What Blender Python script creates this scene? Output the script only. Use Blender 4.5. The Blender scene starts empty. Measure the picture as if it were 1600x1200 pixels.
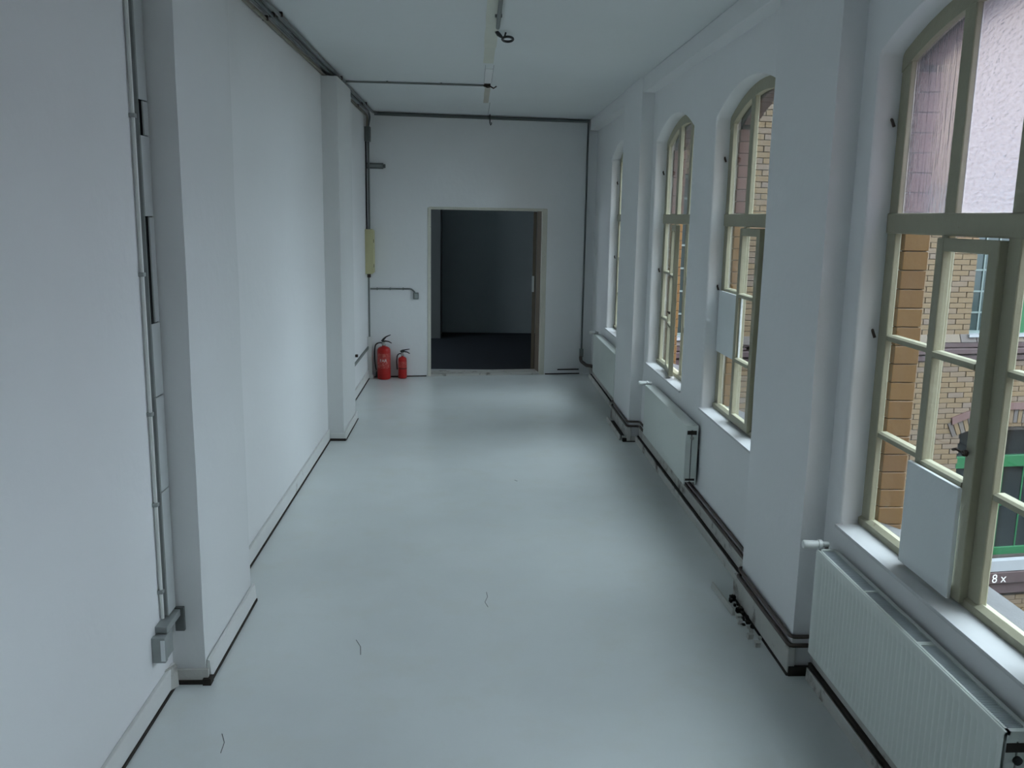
import bpy, bmesh, math, random
from mathutils import Vector, Matrix, noise
random.seed(7)
C = bpy.context.scene.collection
S = bpy.context.scene

# ------------------------------------------------------------------ camera
cam = bpy.data.cameras.new('camera'); cam.sensor_width = 36; cam.lens = 31.5
cam.clip_start = .02; cam.clip_end = 200
co = bpy.data.objects.new('camera', cam); C.objects.link(co)
ay = Vector((738-800, -(336-600), -1400)).normalized()
az = -Vector((675-800, -(8050-600), -1400)).normalized()
az = (az - ay*az.dot(ay)).normalized(); ax = ay.cross(az)
M = Matrix(((ax.x, ax.y, ax.z, 0), (ay.x, ay.y, ay.z, 0), (az.x, az.y, az.z, 2.05), (0, 0, 0, 1)))
co.matrix_world = M
S.camera = co

# ------------------------------------------------------------------ light: overcast evening sky
w = bpy.data.worlds.new('world'); S.world = w; w.use_nodes = True
wn = w.node_tree; bg = wn.nodes['Background']
tc = wn.nodes.new('ShaderNodeTexCoord'); sep = wn.nodes.new('ShaderNodeSeparateXYZ')
rp = wn.nodes.new('ShaderNodeValToRGB')
wn.links.new(tc.outputs['Generated'], sep.inputs[0]); wn.links.new(sep.outputs[2], rp.inputs[0])
rp.color_ramp.elements[0].position = 0; rp.color_ramp.elements[0].color = (.43, .49, .57, 1)
rp.color_ramp.elements[1].position = 1; rp.color_ramp.elements[1].color = (1.17, 1.31, 1.48, 1)
wn.links.new(rp.outputs[0], bg.inputs[0]); bg.inputs[1].default_value = 1.0
S.view_settings.view_transform = 'Standard'; S.view_settings.look = 'None'
S.view_settings.gamma = 1; S.view_settings.use_curve_mapping = False
S.view_settings.exposure = 3.0

# ------------------------------------------------------------------ materials
def mat(name, col, rough=.6, metal=0, var=0, vscale=3, bump=0, bscale=40, col2=None, c2scale=6, c2lo=.55, c2hi=.7, spec=.5, rand=0, dist=.01, stretch=None):
    m = bpy.data.materials.new(name); m.use_nodes = True; n = m.node_tree; L = n.links
    b = n.nodes['Principled BSDF']; b.inputs['Roughness'].default_value = rough
    b.inputs['Metallic'].default_value = metal; b.inputs['Specular IOR Level'].default_value = spec
    b.inputs['Base Color'].default_value = (*col, 1)
    if not (var or bump or col2 or rand): return m
    t = n.nodes.new('ShaderNodeTexCoord')
    src = t.outputs['Object']
    if stretch:
        mp = n.nodes.new('ShaderNodeMapping'); mp.inputs['Scale'].default_value = stretch
        L.new(src, mp.inputs[0]); src = mp.outputs[0]
    cur = None
    def mix(fac, a, bcol):
        x = n.nodes.new('ShaderNodeMix'); x.data_type = 'RGBA'
        L.new(fac, x.inputs[0])
        if a is None: x.inputs[6].default_value = (*col, 1)
        else: L.new(a, x.inputs[6])
        x.inputs[7].default_value = (*bcol, 1); return x.outputs[2]
    if var:
        no = n.nodes.new('ShaderNodeTexNoise'); no.inputs['Scale'].default_value = vscale; no.inputs['Detail'].default_value = 5
        L.new(src, no.inputs[0])
        cur = mix(no.outputs[0], cur, tuple(max(0, c*(1-var)) for c in col))
    if rand and col2:
        o = n.nodes.new('ShaderNodeObjectInfo'); g = n.nodes.new('ShaderNodeNewGeometry')
        a = n.nodes.new('ShaderNodeMath'); a.operation = 'ADD'; L.new(o.outputs['Random'], a.inputs[0]); L.new(g.outputs['Random Per Island'], a.inputs[1])
        fr = n.nodes.new('ShaderNodeMath'); fr.operation = 'FRACT'; L.new(a.outputs[0], fr.inputs[0])
        cr = n.nodes.new('ShaderNodeValToRGB'); els = cr.color_ramp.elements
        els[0].color = (*col, 1); els[1].color = (*col2, 1)
        e = els.new(.45); e.color = (*[c*.9 for c in col], 1); e = els.new(.75); e.color = (*[(a_+b_)/2 for a_, b_ in zip(col, col2)], 1)
        L.new(fr.outputs[0], cr.inputs[0]); 
        if var:
            mm = n.nodes.new('ShaderNodeMix'); mm.data_type = 'RGBA'; mm.inputs[0].default_value = .7
            L.new(cur, mm.inputs[6]); L.new(cr.outputs[0], mm.inputs[7]); cur = mm.outputs[2]
        else: cur = cr.outputs[0]
    elif col2:
        no = n.nodes.new('ShaderNodeTexNoise'); no.inputs['Scale'].default_value = c2scale; no.inputs['Detail'].default_value = 8; no.inputs['Roughness'].default_value = .65
        L.new(src, no.inputs[0])
        mr = n.nodes.new('ShaderNodeMapRange'); mr.inputs[1].default_value = c2lo; mr.inputs[2].default_value = c2hi
        L.new(no.outputs[0], mr.inputs[0]); cur = mix(mr.outputs[0], cur, col2)
    if cur is not None: L.new(cur, b.inputs['Base Color'])
    if bump:
        nb = n.nodes.new('ShaderNodeTexNoise'); nb.inputs['Scale'].default_value = bscale; nb.inputs['Detail'].default_value = 4
        L.new(src, nb.inputs[0]); bu = n.nodes.new('ShaderNodeBump'); bu.inputs['Strength'].default_value = bump; bu.inputs['Distance'].default_value = dist
        L.new(nb.outputs[0], bu.inputs['Height']); L.new(bu.outputs[0], b.inputs['Normal'])
    return m

plaster = mat('white_plaster', (.83, .84, .84), .75, var=.07, vscale=1.3, bump=.25, bscale=14, spec=.3)
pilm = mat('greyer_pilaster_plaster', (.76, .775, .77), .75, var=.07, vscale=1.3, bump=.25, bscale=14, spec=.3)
ceil_m = mat('ceiling_plaster', (.75, .78, .78), .8, var=.08, vscale=1.0, bump=.25, bscale=8, spec=.3)
floor_m = mat('floor_paint', (.80, .845, .835), .25, var=.16, vscale=1.6, bump=.04, bscale=60, col2=(.72, .75, .715), c2scale=3.5, c2lo=.5, c2hi=.75)
trimw = mat('grimy_white_paint', (.56, .56, .52), .6, var=.15, vscale=6, bump=.3, bscale=25, col2=(.10, .075, .05), c2scale=7, c2lo=.54, c2hi=.70)
baseleft = mat('white_baseboard_paint', (.76, .77, .75), .6, var=.1, vscale=5, bump=.2, bscale=20, col2=(.30, .27, .22), c2scale=6, c2lo=.64, c2hi=.74)
gap_grime = mat('dark_gap_and_grime', (.035, .028, .022), .9, var=.4, vscale=12, bump=.4, bscale=30)  # grime, and also the painted dark of open gaps and slots
framem = mat('aged_cream_window_paint', (.385, .37, .265), .5, var=.15, vscale=7, bump=.2, bscale=30, col2=(.16, .11, .06), c2scale=9, c2lo=.68, c2hi=.76)
brownpipe = mat('rusty_brown_pipe_paint', (.115, .085, .07), .55, var=.4, vscale=20, bump=.2)
greypipe = mat('grey_conduit', (.20, .22, .21), .5, var=.2, vscale=10)
darkpipe = mat('dark_grey_conduit', (.13, .145, .14), .5, var=.2, vscale=10)
tanpipe = mat('tarnished_cream_pipe', (.30, .28, .21), .5, var=.3, vscale=8, col2=(.1, .08, .05), c2scale=10)
blackm = mat('black_rubber', (.012, .013, .014), .45, var=.2, vscale=20)
galv = mat('galvanised_steel', (.38, .41, .40), .45, metal=.25, var=.3, vscale=15)
radm = mat('radiator_enamel', (.70, .745, .70), .38, var=.05, vscale=4, bump=.02)
gridm = mat('radiator_grille_enamel', (.55, .60, .62), .35, var=.05)
valvem = mat('white_valve_plastic', (.75, .77, .74), .35, var=.05)
redm = mat('extinguisher_red', (.50, .012, .010), .28, var=.12, vscale=8)
redlab = mat('red_label_print', (.56, .05, .04), .4, var=.25, vscale=30, col2=(.60, .17, .14), c2scale=45, c2lo=.5, c2hi=.62)
steelm = mat('valve_steel', (.45, .45, .42), .35, metal=.8, var=.1)
inkw = mat('white_print', (.8, .78, .76), .5, var=.05)
creambox = mat('cream_enclosure_paint', (.60, .57, .33), .55, var=.15, vscale=6, bump=.1)
patchm = mat('yellowed_patch_plaster', (.70, .71, .62), .8, var=.15, vscale=6, bump=.3, bscale=20)
patchb = mat('brown_stained_plaster', (.60, .57, .49), .8, var=.2, vscale=9, bump=.3, bscale=20)
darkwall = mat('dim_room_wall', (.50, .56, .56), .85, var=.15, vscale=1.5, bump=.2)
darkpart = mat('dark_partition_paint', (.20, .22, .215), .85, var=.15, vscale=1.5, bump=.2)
sillm = mat('white_sill_gloss_paint', (.66, .67, .67), .45, var=.12, vscale=4, bump=.1, bscale=30, col2=(.35, .33, .28), c2scale=8, c2lo=.64, c2hi=.75)
coverm = mat('dull_grey_trunking_cover', (.52, .55, .54), .5, var=.12, vscale=4)
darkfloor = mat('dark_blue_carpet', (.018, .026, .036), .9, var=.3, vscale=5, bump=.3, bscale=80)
doorwood = mat('brown_door_edge', (.20, .155, .11), .55, var=.3, vscale=6, stretch=(6, 6, 1))
doortrim = mat('chipped_cream_door_trim', (.68, .67, .58), .55, var=.15, vscale=6, bump=.3, col2=(.15, .11, .07), c2scale=14, c2lo=.66, c2hi=.74)
boardm = mat('grey_white_board', (.78, .82, .82), .6, var=.06, vscale=4, bump=.08, bscale=60)
mortar = mat('dark_mortar', (.05, .04, .034), .9, var=.3, vscale=15, bump=.4)
brick_y = mat('tan_yellow_facing_brick', (.19, .132, .072), .8, rand=1, col2=(.16, .125, .105), var=.3, vscale=14, bump=.3, bscale=40)
quoin_y = mat('orange_tan_glazed_brick', (.215, .118, .036), .5, rand=1, col2=(.17, .088, .030), var=.25, vscale=12, bump=.2, bscale=30)
quoin_r = mat('red_brown_glazed_brick', (.15, .075, .062), .5, rand=1, col2=(.11, .06, .055), var=.25, vscale=12, bump=.2, bscale=30)
quoin_g = mat('sooty_quoin_mortar', (.022, .015, .01), .9, var=.3, vscale=15)
purple = mat('purple_moulded_brick', (.085, .052, .054), .6, var=.3, vscale=5, bump=.2, bscale=30)
hoodm = mat('dusky_red_hood_brick', (.12, .062, .055), .7, var=.3, vscale=6, bump=.2)
greybrick = mat('weathered_grey_brick', (.11, .095, .088), .8, rand=1, col2=(.18, .14, .095), var=.2, vscale=12, bump=.3)
greenm = mat('green_window_paint', (.012, .13, .045), .45, var=.15, vscale=4)
muntm = mat('pale_teal_glazing_bar', (.16, .21, .20), .5, var=.1)
whites = mat('white_sill_paint', (.34, .36, .38), .5, var=.1)
darkglass = mat('dark_window_glass', (.012, .018, .02), .12, var=.4, vscale=1.4)
tealglass = mat('teal_window_glass', (.03, .055, .055), .15, var=.45, vscale=1.2)
slate = mat('weathered_outer_sill', (.11, .112, .115), .7, var=.4, vscale=18, bump=.4, col2=(.30, .28, .24), c2scale=22, c2lo=.66, c2hi=.72)
paving = mat('courtyard_paving', (.13, .13, .125), .85, var=.3, vscale=2, bump=.3)
farfac = mat('distant_brick_facade', (.42, .30, .24), .85, var=.25, vscale=.6, bump=.2)
rust = mat('rusty_iron', (.06, .04, .03), .7, var=.4, vscale=20)

def glass(name, ripple=False, milk=.3, depth=.01):
    m = bpy.data.materials.new(name); m.use_nodes = True; n = m.node_tree; L = n.links
    n.nodes.remove(n.nodes['Principled BSDF']); out = n.nodes['Material Output']
    if not ripple:
        tr = n.nodes.new('ShaderNodeBsdfTransparent'); tr.inputs[0].default_value = (.93, .96, .95, 1)
        gl = n.nodes.new('ShaderNodeBsdfGlossy'); gl.inputs['Roughness'].default_value = .03
        lw = n.nodes.new('ShaderNodeLayerWeight'); lw.inputs[0].default_value = .5
        pw = n.nodes.new('ShaderNodeMath'); pw.operation = 'POWER'; L.new(lw.outputs['Facing'], pw.inputs[0]); pw.inputs[1].default_value = 5
        fr = n.nodes.new('ShaderNodeMath'); fr.operation = 'MULTIPLY_ADD'; L.new(pw.outputs[0], fr.inputs[0]); fr.inputs[1].default_value = .9; fr.inputs[2].default_value = .03
        mx = n.nodes.new('ShaderNodeMixShader'); L.new(fr.outputs[0], mx.inputs[0]); L.new(tr.outputs[0], mx.inputs[1]); L.new(gl.outputs[0], mx.inputs[2])
        L.new(mx.outputs[0], out.inputs[0])
    else:
        t = n.nodes.new('ShaderNodeTexCoord'); mp = n.nodes.new('ShaderNodeMapping'); mp.inputs['Scale'].default_value = ripple
        L.new(t.outputs['Object'], mp.inputs[0])
        no = n.nodes.new('ShaderNodeTexNoise'); no.inputs['Scale'].default_value = 1; no.inputs['Detail'].default_value = 3; L.new(mp.outputs[0], no.inputs[0])
        bu = n.nodes.new('ShaderNodeBump'); bu.inputs['Strength'].default_value = 1; bu.inputs['Distance'].default_value = depth; L.new(no.outputs[0], bu.inputs['Height'])
        rf = n.nodes.new('ShaderNodeBsdfRefraction'); rf.inputs['IOR'].default_value = 1.12; rf.inputs['Roughness'].default_value = .05; rf.inputs[0].default_value = (.93, .91, .96, 1)
        tl = n.nodes.new('ShaderNodeBsdfTranslucent'); tl.inputs[0].default_value = (.66, .64, .66, 1)
        gl = n.nodes.new('ShaderNodeBsdfGlossy'); gl.inputs['Roughness'].default_value = .15
        L.new(bu.outputs[0], rf.inputs['Normal']); L.new(bu.outputs[0], tl.inputs['Normal']); L.new(bu.outputs[0], gl.inputs['Normal'])
        m1 = n.nodes.new('ShaderNodeMixShader'); m1.inputs[0].default_value = milk; L.new(rf.outputs[0], m1.inputs[1]); L.new(tl.outputs[0], m1.inputs[2])
        m2 = n.nodes.new('ShaderNodeMixShader'); m2.inputs[0].default_value = .06; L.new(m1.outputs[0], m2.inputs[1]); L.new(gl.outputs[0], m2.inputs[2])
        L.new(m2.outputs[0], out.inputs[0])
    return m
clear = glass('clear_window_glass')
ripple = glass('rippled_obscure_glass', (40, 36, 90), .22, .008)
ripplev = glass('streaked_obscure_glass', (70, 80, 5), .06, .005)

# ------------------------------------------------------------------ helpers
def nb(): return bmesh.new()
def bx(bm, x0, x1, y0, y1, z0, z1):
    r = bmesh.ops.create_cube(bm, size=1)
    for v in r['verts']:
        v.co = Vector(((x0+x1)/2+v.co.x*(x1-x0), (y0+y1)/2+v.co.y*(y1-y0), (z0+z1)/2+v.co.z*(z1-z0)))
    return r['verts']
def tube(bm, pts, r, seg=10, cap=True, rr=None):
    pts = [Vector(p) for p in pts]; rings = []; up = None
    for i, p in enumerate(pts):
        a = pts[max(0, i-1)]; b = pts[min(len(pts)-1, i+1)]; d = (b-a).normalized()
        if up is None:
            up = Vector((0, 0, 1)) if abs(d.z) < .9 else Vector((1, 0, 0))
        n1 = (up - d*up.dot(d)).normalized(); up = n1; n2 = d.cross(n1)
        q = rr[i] if rr else r
        rings.append([bm.verts.new(p+q*(math.cos(t)*n1+math.sin(t)*n2)) for t in [2*math.pi*k/seg for k in range(seg)]])
    for a, b in zip(rings, rings[1:]):
        for k in range(seg): bm.faces.new((a[k], a[(k+1) % seg], b[(k+1) % seg], b[k]))
    if cap: bm.faces.new(rings[0][::-1]); bm.faces.new(rings[-1])
def rnd(pts, r, n=5):
    """round the inner corners of a polyline"""
    pts = [Vector(p) for p in pts]; out = [pts[0]]
    for i in range(1, len(pts)-1):
        a, b, c = pts[i-1], pts[i], pts[i+1]
        d1 = (a-b); d2 = (c-b); q = min(r, d1.length*.45, d2.length*.45)
        p0 = b+d1.normalized()*q; p2 = b+d2.normalized()*q
        for k in range(n+1):
            t = k/n; out.append((1-t)**2*p0+2*t*(1-t)*b+t*t*p2)
    return out+[pts[-1]]
def lathe(bm, prof, cx=0, cy=0, cz=0, seg=24, axis='z'):
    rings = []
    for r, h in prof:
        ring = []
        for k in range(seg):
            t = 2*math.pi*k/seg; a, b = r*math.cos(t), r*math.sin(t)
            p = (a, b, h) if axis == 'z' else ((h, a, b) if axis == 'x' else (a, h, b))
            ring.append(bm.verts.new((cx+p[0], cy+p[1], cz+p[2])))
        rings.append(ring)
    for a, b in zip(rings, rings[1:]):
        for k in range(seg): bm.faces.new((a[k], a[(k+1) % seg], b[(k+1) % seg], b[k]))
    bm.faces.new(rings[0][::-1]); bm.faces.new(rings[-1])
def prism(bm, pts, axis, a, b):
    """extrude a 2D outline along an axis ('x': pts are y,z; 'y': pts are x,z)"""
    f = (lambda p, t: (t, p[0], p[1])) if axis == 'x' else ((lambda p, t: (p[0], t, p[1])) if axis == 'y' else (lambda p, t: (p[0], p[1], t)))
    A = [bm.verts.new(f(p, a)) for p in pts]; B = [bm.verts.new(f(p, b)) for p in pts]; n = len(pts)
    bm.faces.new(A); bm.faces.new(B[::-1])
    for k in range(n): bm.faces.new((A[k], B[k], B[(k+1) % n], A[(k+1) % n]))
def obj(name, bm, m, parent=None, bevel=0, smooth=False, off=None, loc=None, rz=0, kind=None):
    bmesh.ops.recalc_face_normals(bm, faces=bm.faces)
    if off is not None: bmesh.ops.translate(bm, verts=bm.verts, vec=-Vector(off))
    if bevel: bmesh.ops.bevel(bm, geom=[e for e in bm.edges if len(e.link_faces) == 2 and e.calc_face_angle(0) > .6], offset=bevel, segments=2, affect='EDGES', profile=.5, clamp_overlap=True)
    me = bpy.data.meshes.new(name); bm.to_mesh(me); bm.free()
    for mm in (m if isinstance(m, list) else [m]): me.materials.append(mm)
    if smooth:
        for p in me.polygons: p.use_smooth = True
        try: me.set_sharp_from_angle(angle=math.radians(35))
        except Exception: pass
    o = bpy.data.objects.new(name, me); C.objects.link(o)
    if parent: o.parent = parent
    if loc: o.location = loc
    o.rotation_euler[2] = rz
    if kind: o['kind'] = kind
    return o
def tag(o, label, cat, group=None):
    o['label'] = label; o['category'] = cat
    if group: o['group'] = group
    return o
def thing(name, label, cat, loc, rz=0, group=None):
    o = bpy.data.objects.new(name, None); C.objects.link(o); o.location = loc; o.rotation_euler[2] = rz
    o.empty_display_size = .1
    return tag(o, label, cat, group)
def copy_of(o, parent):
    c = o.copy(); C.objects.link(c); c.parent = parent
    for ch in o.children: copy_of(ch, c)
    return c

# ------------------------------------------------------------------ room shell
YB = -3.6; ZC = 3.26
XW = 1.585; XO = 1.85
RZ = math.atan(.145); EY = 11.47        # the end wall stands slightly askew
def ey(x, t=0): return EY+.145*x+t

b = nb(); bx(b, -1.55, 1.9, YB-.2, 11.95, -.2, 0); floor = obj('floor', b, floor_m, kind='structure')
b = nb(); bx(b, -1.55, 1.9, YB-.2, 11.95, ZC, ZC+.25); ceiling = obj('ceiling', b, ceil_m, kind='structure')
b = nb(); bx(b, -1.55, -1.30, YB, 11.6, 0, ZC); wall_left = obj('wall_left', b, plaster, kind='structure')
b = nb(); bx(b, -1.55, 1.9, YB-.2, YB, 0, ZC); obj('wall_back', b, plaster, kind='structure')

def wavy_box(x0, x1, y0, y1, z0, z1, amp=.004, seed=0):
    b = nb(); N = 34; rings = []
    cs = []
    n = 4
    for (xa, ya), (xb, yb) in (((x0, y0), (x1, y0)), ((x1, y0), (x1, y1)), ((x1, y1), (x0, y1)), ((x0, y1), (x0, y0))):
        for k in range(n): t = k/n; cs.append((xa+(xb-xa)*t, ya+(yb-ya)*t))
    for i in range(N+1):
        z = z0+(z1-z0)*i/N; ring = []
        for x, y in cs:
            d = noise.noise_vector(Vector((x*2+seed, y*2, z*2.2)))*amp
            ring.append(b.verts.new((x+d.x, y+d.y, z)))
        rings.append(ring)
    m = len(cs)
    for a, c in zip(rings, rings[1:]):
        for k in range(m): b.faces.new((a[k], a[(k+1) % m], c[(k+1) % m], c[k]))
    b.faces.new(rings[0][::-1]); b.faces.new(rings[-1])
    return b
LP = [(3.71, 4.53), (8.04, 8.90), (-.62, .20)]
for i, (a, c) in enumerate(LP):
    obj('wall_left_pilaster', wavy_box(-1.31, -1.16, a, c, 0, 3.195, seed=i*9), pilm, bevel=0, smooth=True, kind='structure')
RP = [(3.75, 4.54, 1.48), (8.08, 9.0, 1.472), (-.58, .2, 1.48)]
for i, (a, c, x) in enumerate(RP):
    obj('wall_right_pilaster', wavy_box(x, XW+.01, a, c, 0, ZC, seed=i*5+30), plaster, smooth=True, kind='structure')
# shallow downstand beam along the window wall
b = nb(); bx(b, 1.482, XW+.02, YB, 11.66, 3.125, ZC); obj('trim_1', b, plaster, bevel=.006, kind='structure')

# windows: far edge, width 1.34, arched heads
W2 = .67
def arch(o, top): return top-.36*o*o
WINS = [2.95, 5.34, 7.28, 9.80, 1.01]
ZS = .765
def wall_with_arches(x0, x1, ya, yb, zt, half, top, zs, wins, zb=0):
    b = nb(); N = 14
    ys = [ya]; info = []
    for yc in sorted(wins):
        for k in range(N+1): ys.append(yc-half+2*half*k/N)
    ys.append(yb)
    spring = arch(half, top)
    def inside(y0, y1):
        for yc in wins:
            if yc-half-1e-6 <= y0 and y1 <= yc+half+1e-6: return yc
        return None
    cells = []
    for y0, y1 in zip(ys, ys[1:]):
        yc = inside(y0, y1)
        if yc is None: cells.append([(y0, y1), [(zb, zb), (zs, zs)], [(zs, zs), (spring, spring)], [(spring, spring), (zt, zt)]])
        else:
            a0, a1 = arch(y0-yc, top), arch(y1-yc, top)
            cells.append([(y0, y1), [(zb, zb), (zs, zs)], [(a0, a1), (zt, zt)]])
    def V(x, y, z): return b.verts.new((x, y, z))
    for x in (x0, x1):
        for cell in cells:
            (y0, y1) = cell[0]
            for lo, hi in cell[1:]:
                b.faces.new((V(x, y0, lo[0]), V(x, y1, lo[1]), V(x, y1, hi[1]), V(x, y0, hi[0])))
    for yc in wins:
        for k in range(N):
            y0 = yc-half+2*half*k/N; y1 = yc-half+2*half*(k+1)/N
            a0, a1 = arch(y0-yc, top), arch(y1-yc, top)
            b.faces.new((V(x0, y0, a0), V(x0, y1, a1), V(x1, y1, a1), V(x1, y0, a0)))
            b.faces.new((V(x0, y0, zs), V(x0, y1, zs), V(x1, y1, zs), V(x1, y0, zs)))
        for s in (-1, 1):
            y = yc+s*half
            b.faces.new((V(x0, y, zs), V(x0, y, spring), V(x1, y, spring), V(x1, y, zs)))
    for y in (ya, yb): b.faces.new((V(x0, y, zb), V(x0, y, zt), V(x1, y, zt), V(x1, y, zb)))
    for z in (zb, zt): b.faces.new((V(x0, ya, z), V(x0, yb, z), V(x1, yb, z), V(x1, ya, z)))
    bmesh.ops.remove_doubles(b, verts=b.verts, dist=1e-5)
    return b
wall_right = obj('wall_right', wall_with_arches(XW, 1.76, YB, 11.70, ZC+.25, W2, 2.86, ZS, WINS), plaster, bevel=.02, smooth=True, kind='structure')
# outer brick leaf (smaller openings, plain brick behind the facing)
outer = obj('wall_right_outer', wall_with_arches(1.762, XO-.004, YB, 11.66, 13, W2-.012, 2.815, .70, WINS, zb=-4.4), quoin_g, kind='structure')
# jamb bricks (quoins) seen through the glass, one by one, and arch voussoirs
qb = nb(); bx(qb, -.052, .052, -.13, .012, -.0368, .0368)
bmesh.ops.bevel(qb, geom=list(qb.edges), offset=.002, segments=1, affect='EDGES')
qy = bpy.data.meshes.new('brick'); qb.to_mesh(qy); qy.materials.append(quoin_y)
qr = bpy.data.meshes.new('brick'); qb.to_mesh(qr); qr.materials.append(quoin_r); qb.free()
for wi, yc in enumerate(WINS[:3]):
    z = .70+.0385; k = 0
    while z < 2.66:
        o = bpy.data.objects.new('brick', qr if z > 2.02 else qy); C.objects.link(o); o.parent = outer
        o.location = (1.796+random.uniform(-.002, .002), yc+W2-.012-.006, z); o.rotation_euler[2] = math.pi
        o.location.y = yc+W2-.012-.008+random.uniform(-.0015, .0015); o.rotation_euler[2] = 0
        o.location.y += .0
        z += .0772; k += 1
# give the jamb bricks their place proud of the joint: the brick body lies inside the wall (towards +y)
for o in [c for c in outer.children if c.name.startswith('brick')]:
    o.scale = (1, -1, 1)

# voussoirs of the outer brick arches
for wi, yc in enumerate(WINS[:3]):
    N = 17
    for k in range(N):
        o0 = -W2+.02+(2*W2-.04)*k/N+.004; o1 = -W2+.02+(2*W2-.04)*(k+1)/N-.004
        b = nb(); prism(b, [(yc+o0, arch(o0, 2.808)), (yc+o1, arch(o1, 2.808)), (yc+o1*1.06, arch(o1, 2.808)+.10), (yc+o0*1.06, arch(o0, 2.808)+.10)], 'x', 1.766, XO)
        obj('arch_brick', b, quoin_r, parent=outer)
# facing bricks on the outer face (seen only from outside)
# end wall with doorway, local frame u along the wall
def erect(b): return b
end = bpy.data.objects.new
b = nb(); D0, D1, DT, TH = -.533, .953, 2.125, .28
for (u0, u1, z0, z1) in ((-1.55, D0, 0, ZC), (D1, 1.95, 0, ZC), (D0, D1, DT, ZC)): bx(b, u0, u1, 0, TH, z0, z1)
wall_end = obj('wall_end', b, plaster, loc=(0, EY, 0), rz=RZ, kind='structure')
# door lining: thin chipped trims flush round the opening + threshold
b = nb()
bx(b, D0-.03, D0+.012, -.008, .07, .0, DT+.01); bx(b, D1-.05, D1+.015, -.008, .05, 0, DT+.01); bx(b, D0-.01, D1+.01, -.004, .05, DT-.015, DT+.02)
df = obj('door_1', b, doortrim, loc=(0, EY, 0), rz=RZ, bevel=.004, kind='structure')
b = nb(); bx(b, D1-.055, D1, .05, TH, 0, DT); obj('door_lining', b, doorwood, parent=df, bevel=.003)
b = nb(); bx(b, D0, D0+.02, .07, TH, 0, DT); obj('door_lining', b, doorwood, parent=df, bevel=.003)
b = nb(); bx(b, D0, D1-.05, -.005, TH, 0, .028); obj('threshold', b, trimw, parent=df, bevel=.004)
b = nb(); bx(b, -.045, 0, 0, .75, .02, DT-.02); leaf = obj('door_leaf', b, doorwood, parent=df, bevel=.003, loc=(D1-.055, .30, 0), rz=-.215)
b = nb(); bx(b, -.05, -.02, -.006, 0, 1.06, 1.27); obj('lock_plate', b, valvem, parent=leaf)
# dark room beyond
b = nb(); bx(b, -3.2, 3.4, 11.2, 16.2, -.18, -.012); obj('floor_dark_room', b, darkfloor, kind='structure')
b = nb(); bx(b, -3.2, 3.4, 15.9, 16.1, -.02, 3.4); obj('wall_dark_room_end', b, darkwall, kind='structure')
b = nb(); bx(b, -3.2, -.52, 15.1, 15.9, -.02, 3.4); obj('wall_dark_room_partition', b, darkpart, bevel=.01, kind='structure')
b = nb(); bx(b, -3.4, -3.2, 11.2, 12.7, -.02, 3.4); bx(b, -3.4, -3.2, 14.0, 16.1, -.02, 3.4); bx(b, -3.4, -3.2, 12.7, 14.0, -.02, 1.0); bx(b, -3.4, -3.2, 12.7, 14.0, 2.3, 3.4); obj('wall_dark_room_left', b, darkwall, kind='structure')  # opening in this wall is added, out of view, to let daylight in
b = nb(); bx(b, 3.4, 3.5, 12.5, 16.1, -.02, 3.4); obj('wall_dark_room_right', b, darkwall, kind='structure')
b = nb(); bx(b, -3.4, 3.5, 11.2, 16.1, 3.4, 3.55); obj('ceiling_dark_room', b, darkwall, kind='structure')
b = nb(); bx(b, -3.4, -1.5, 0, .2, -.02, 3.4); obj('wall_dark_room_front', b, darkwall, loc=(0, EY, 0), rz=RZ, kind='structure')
b = nb(); bx(b, D1+.3, 2.2, TH+.9, TH+.92, 0, .012);  b.free()
# ------------------------------------------------------------------ baseboards
def board(name, boxes, m, bevel=.004, parent=None):
    b = nb()
    for q in boxes: bx(b, *q)
    return obj(name, b, m, bevel=bevel, kind='structure' if parent is None else None, parent=parent)
bl = board('baseboard_left', [(-1.30, -1.282, YB, 3.69, .012, .105), (-1.30, -1.282, 4.55, 8.02, .012, .11), (-1.30, -1.282, 8.92, 11.28, .012, .11)], baseleft)
board('joint', [(-1.30, -1.276, YB, 3.70, 0, .012), (-1.30, -1.277, 4.53, 8.04, 0, .011), (-1.30, -1.277, 8.9, 11.27, 0, .011)], gap_grime, 0, bl)  # dark strips painted in for the shade of the gap under the boards
def wob(name, path, h, th, m, parent, z0=.0):
    """a slightly uneven board following a floor path (list of x,y)"""
    b = nb(); P = []
    for (xa, ya), (xb, yb) in zip(path, path[1:]):
        L = math.hypot(xb-xa, yb-ya); n = max(1, int(L/.08))
        for k in range(n): P.append((xa+(xb-xa)*k/n, ya+(yb-ya)*k/n))
    P.append(path[-1]); prev = None
    for i, (x, y) in enumerate(P):
        a = P[max(0, i-1)]; c = P[min(len(P)-1, i+1)]; d = Vector((c[0]-a[0], c[1]-a[1])).normalized(); nrm = Vector((-d.y, d.x))
        hh = h+.005*noise.noise(Vector((x*5, y*5, 1))); zz = z0+.003*noise.noise(Vector((x*4, y*4, 7)))
        q = [b.verts.new((x, y, z0+abs(zz-z0))), b.verts.new((x+nrm.x*th, y+nrm.y*th, z0)), b.verts.new((x+nrm.x*th*.8, y+nrm.y*th*.8, z0+hh)), b.verts.new((x+nrm.x*th*.25, y+nrm.y*th*.25, z0+hh*.96))]
        if prev:
            for k in range(4): b.faces.new((prev[k], prev[(k+1) % 4], q[(k+1) % 4], q[k]))
        else: b.faces.new(q)
        prev = q
    b.faces.new(prev[::-1])
    return obj(name, b, m, parent=parent)
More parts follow.
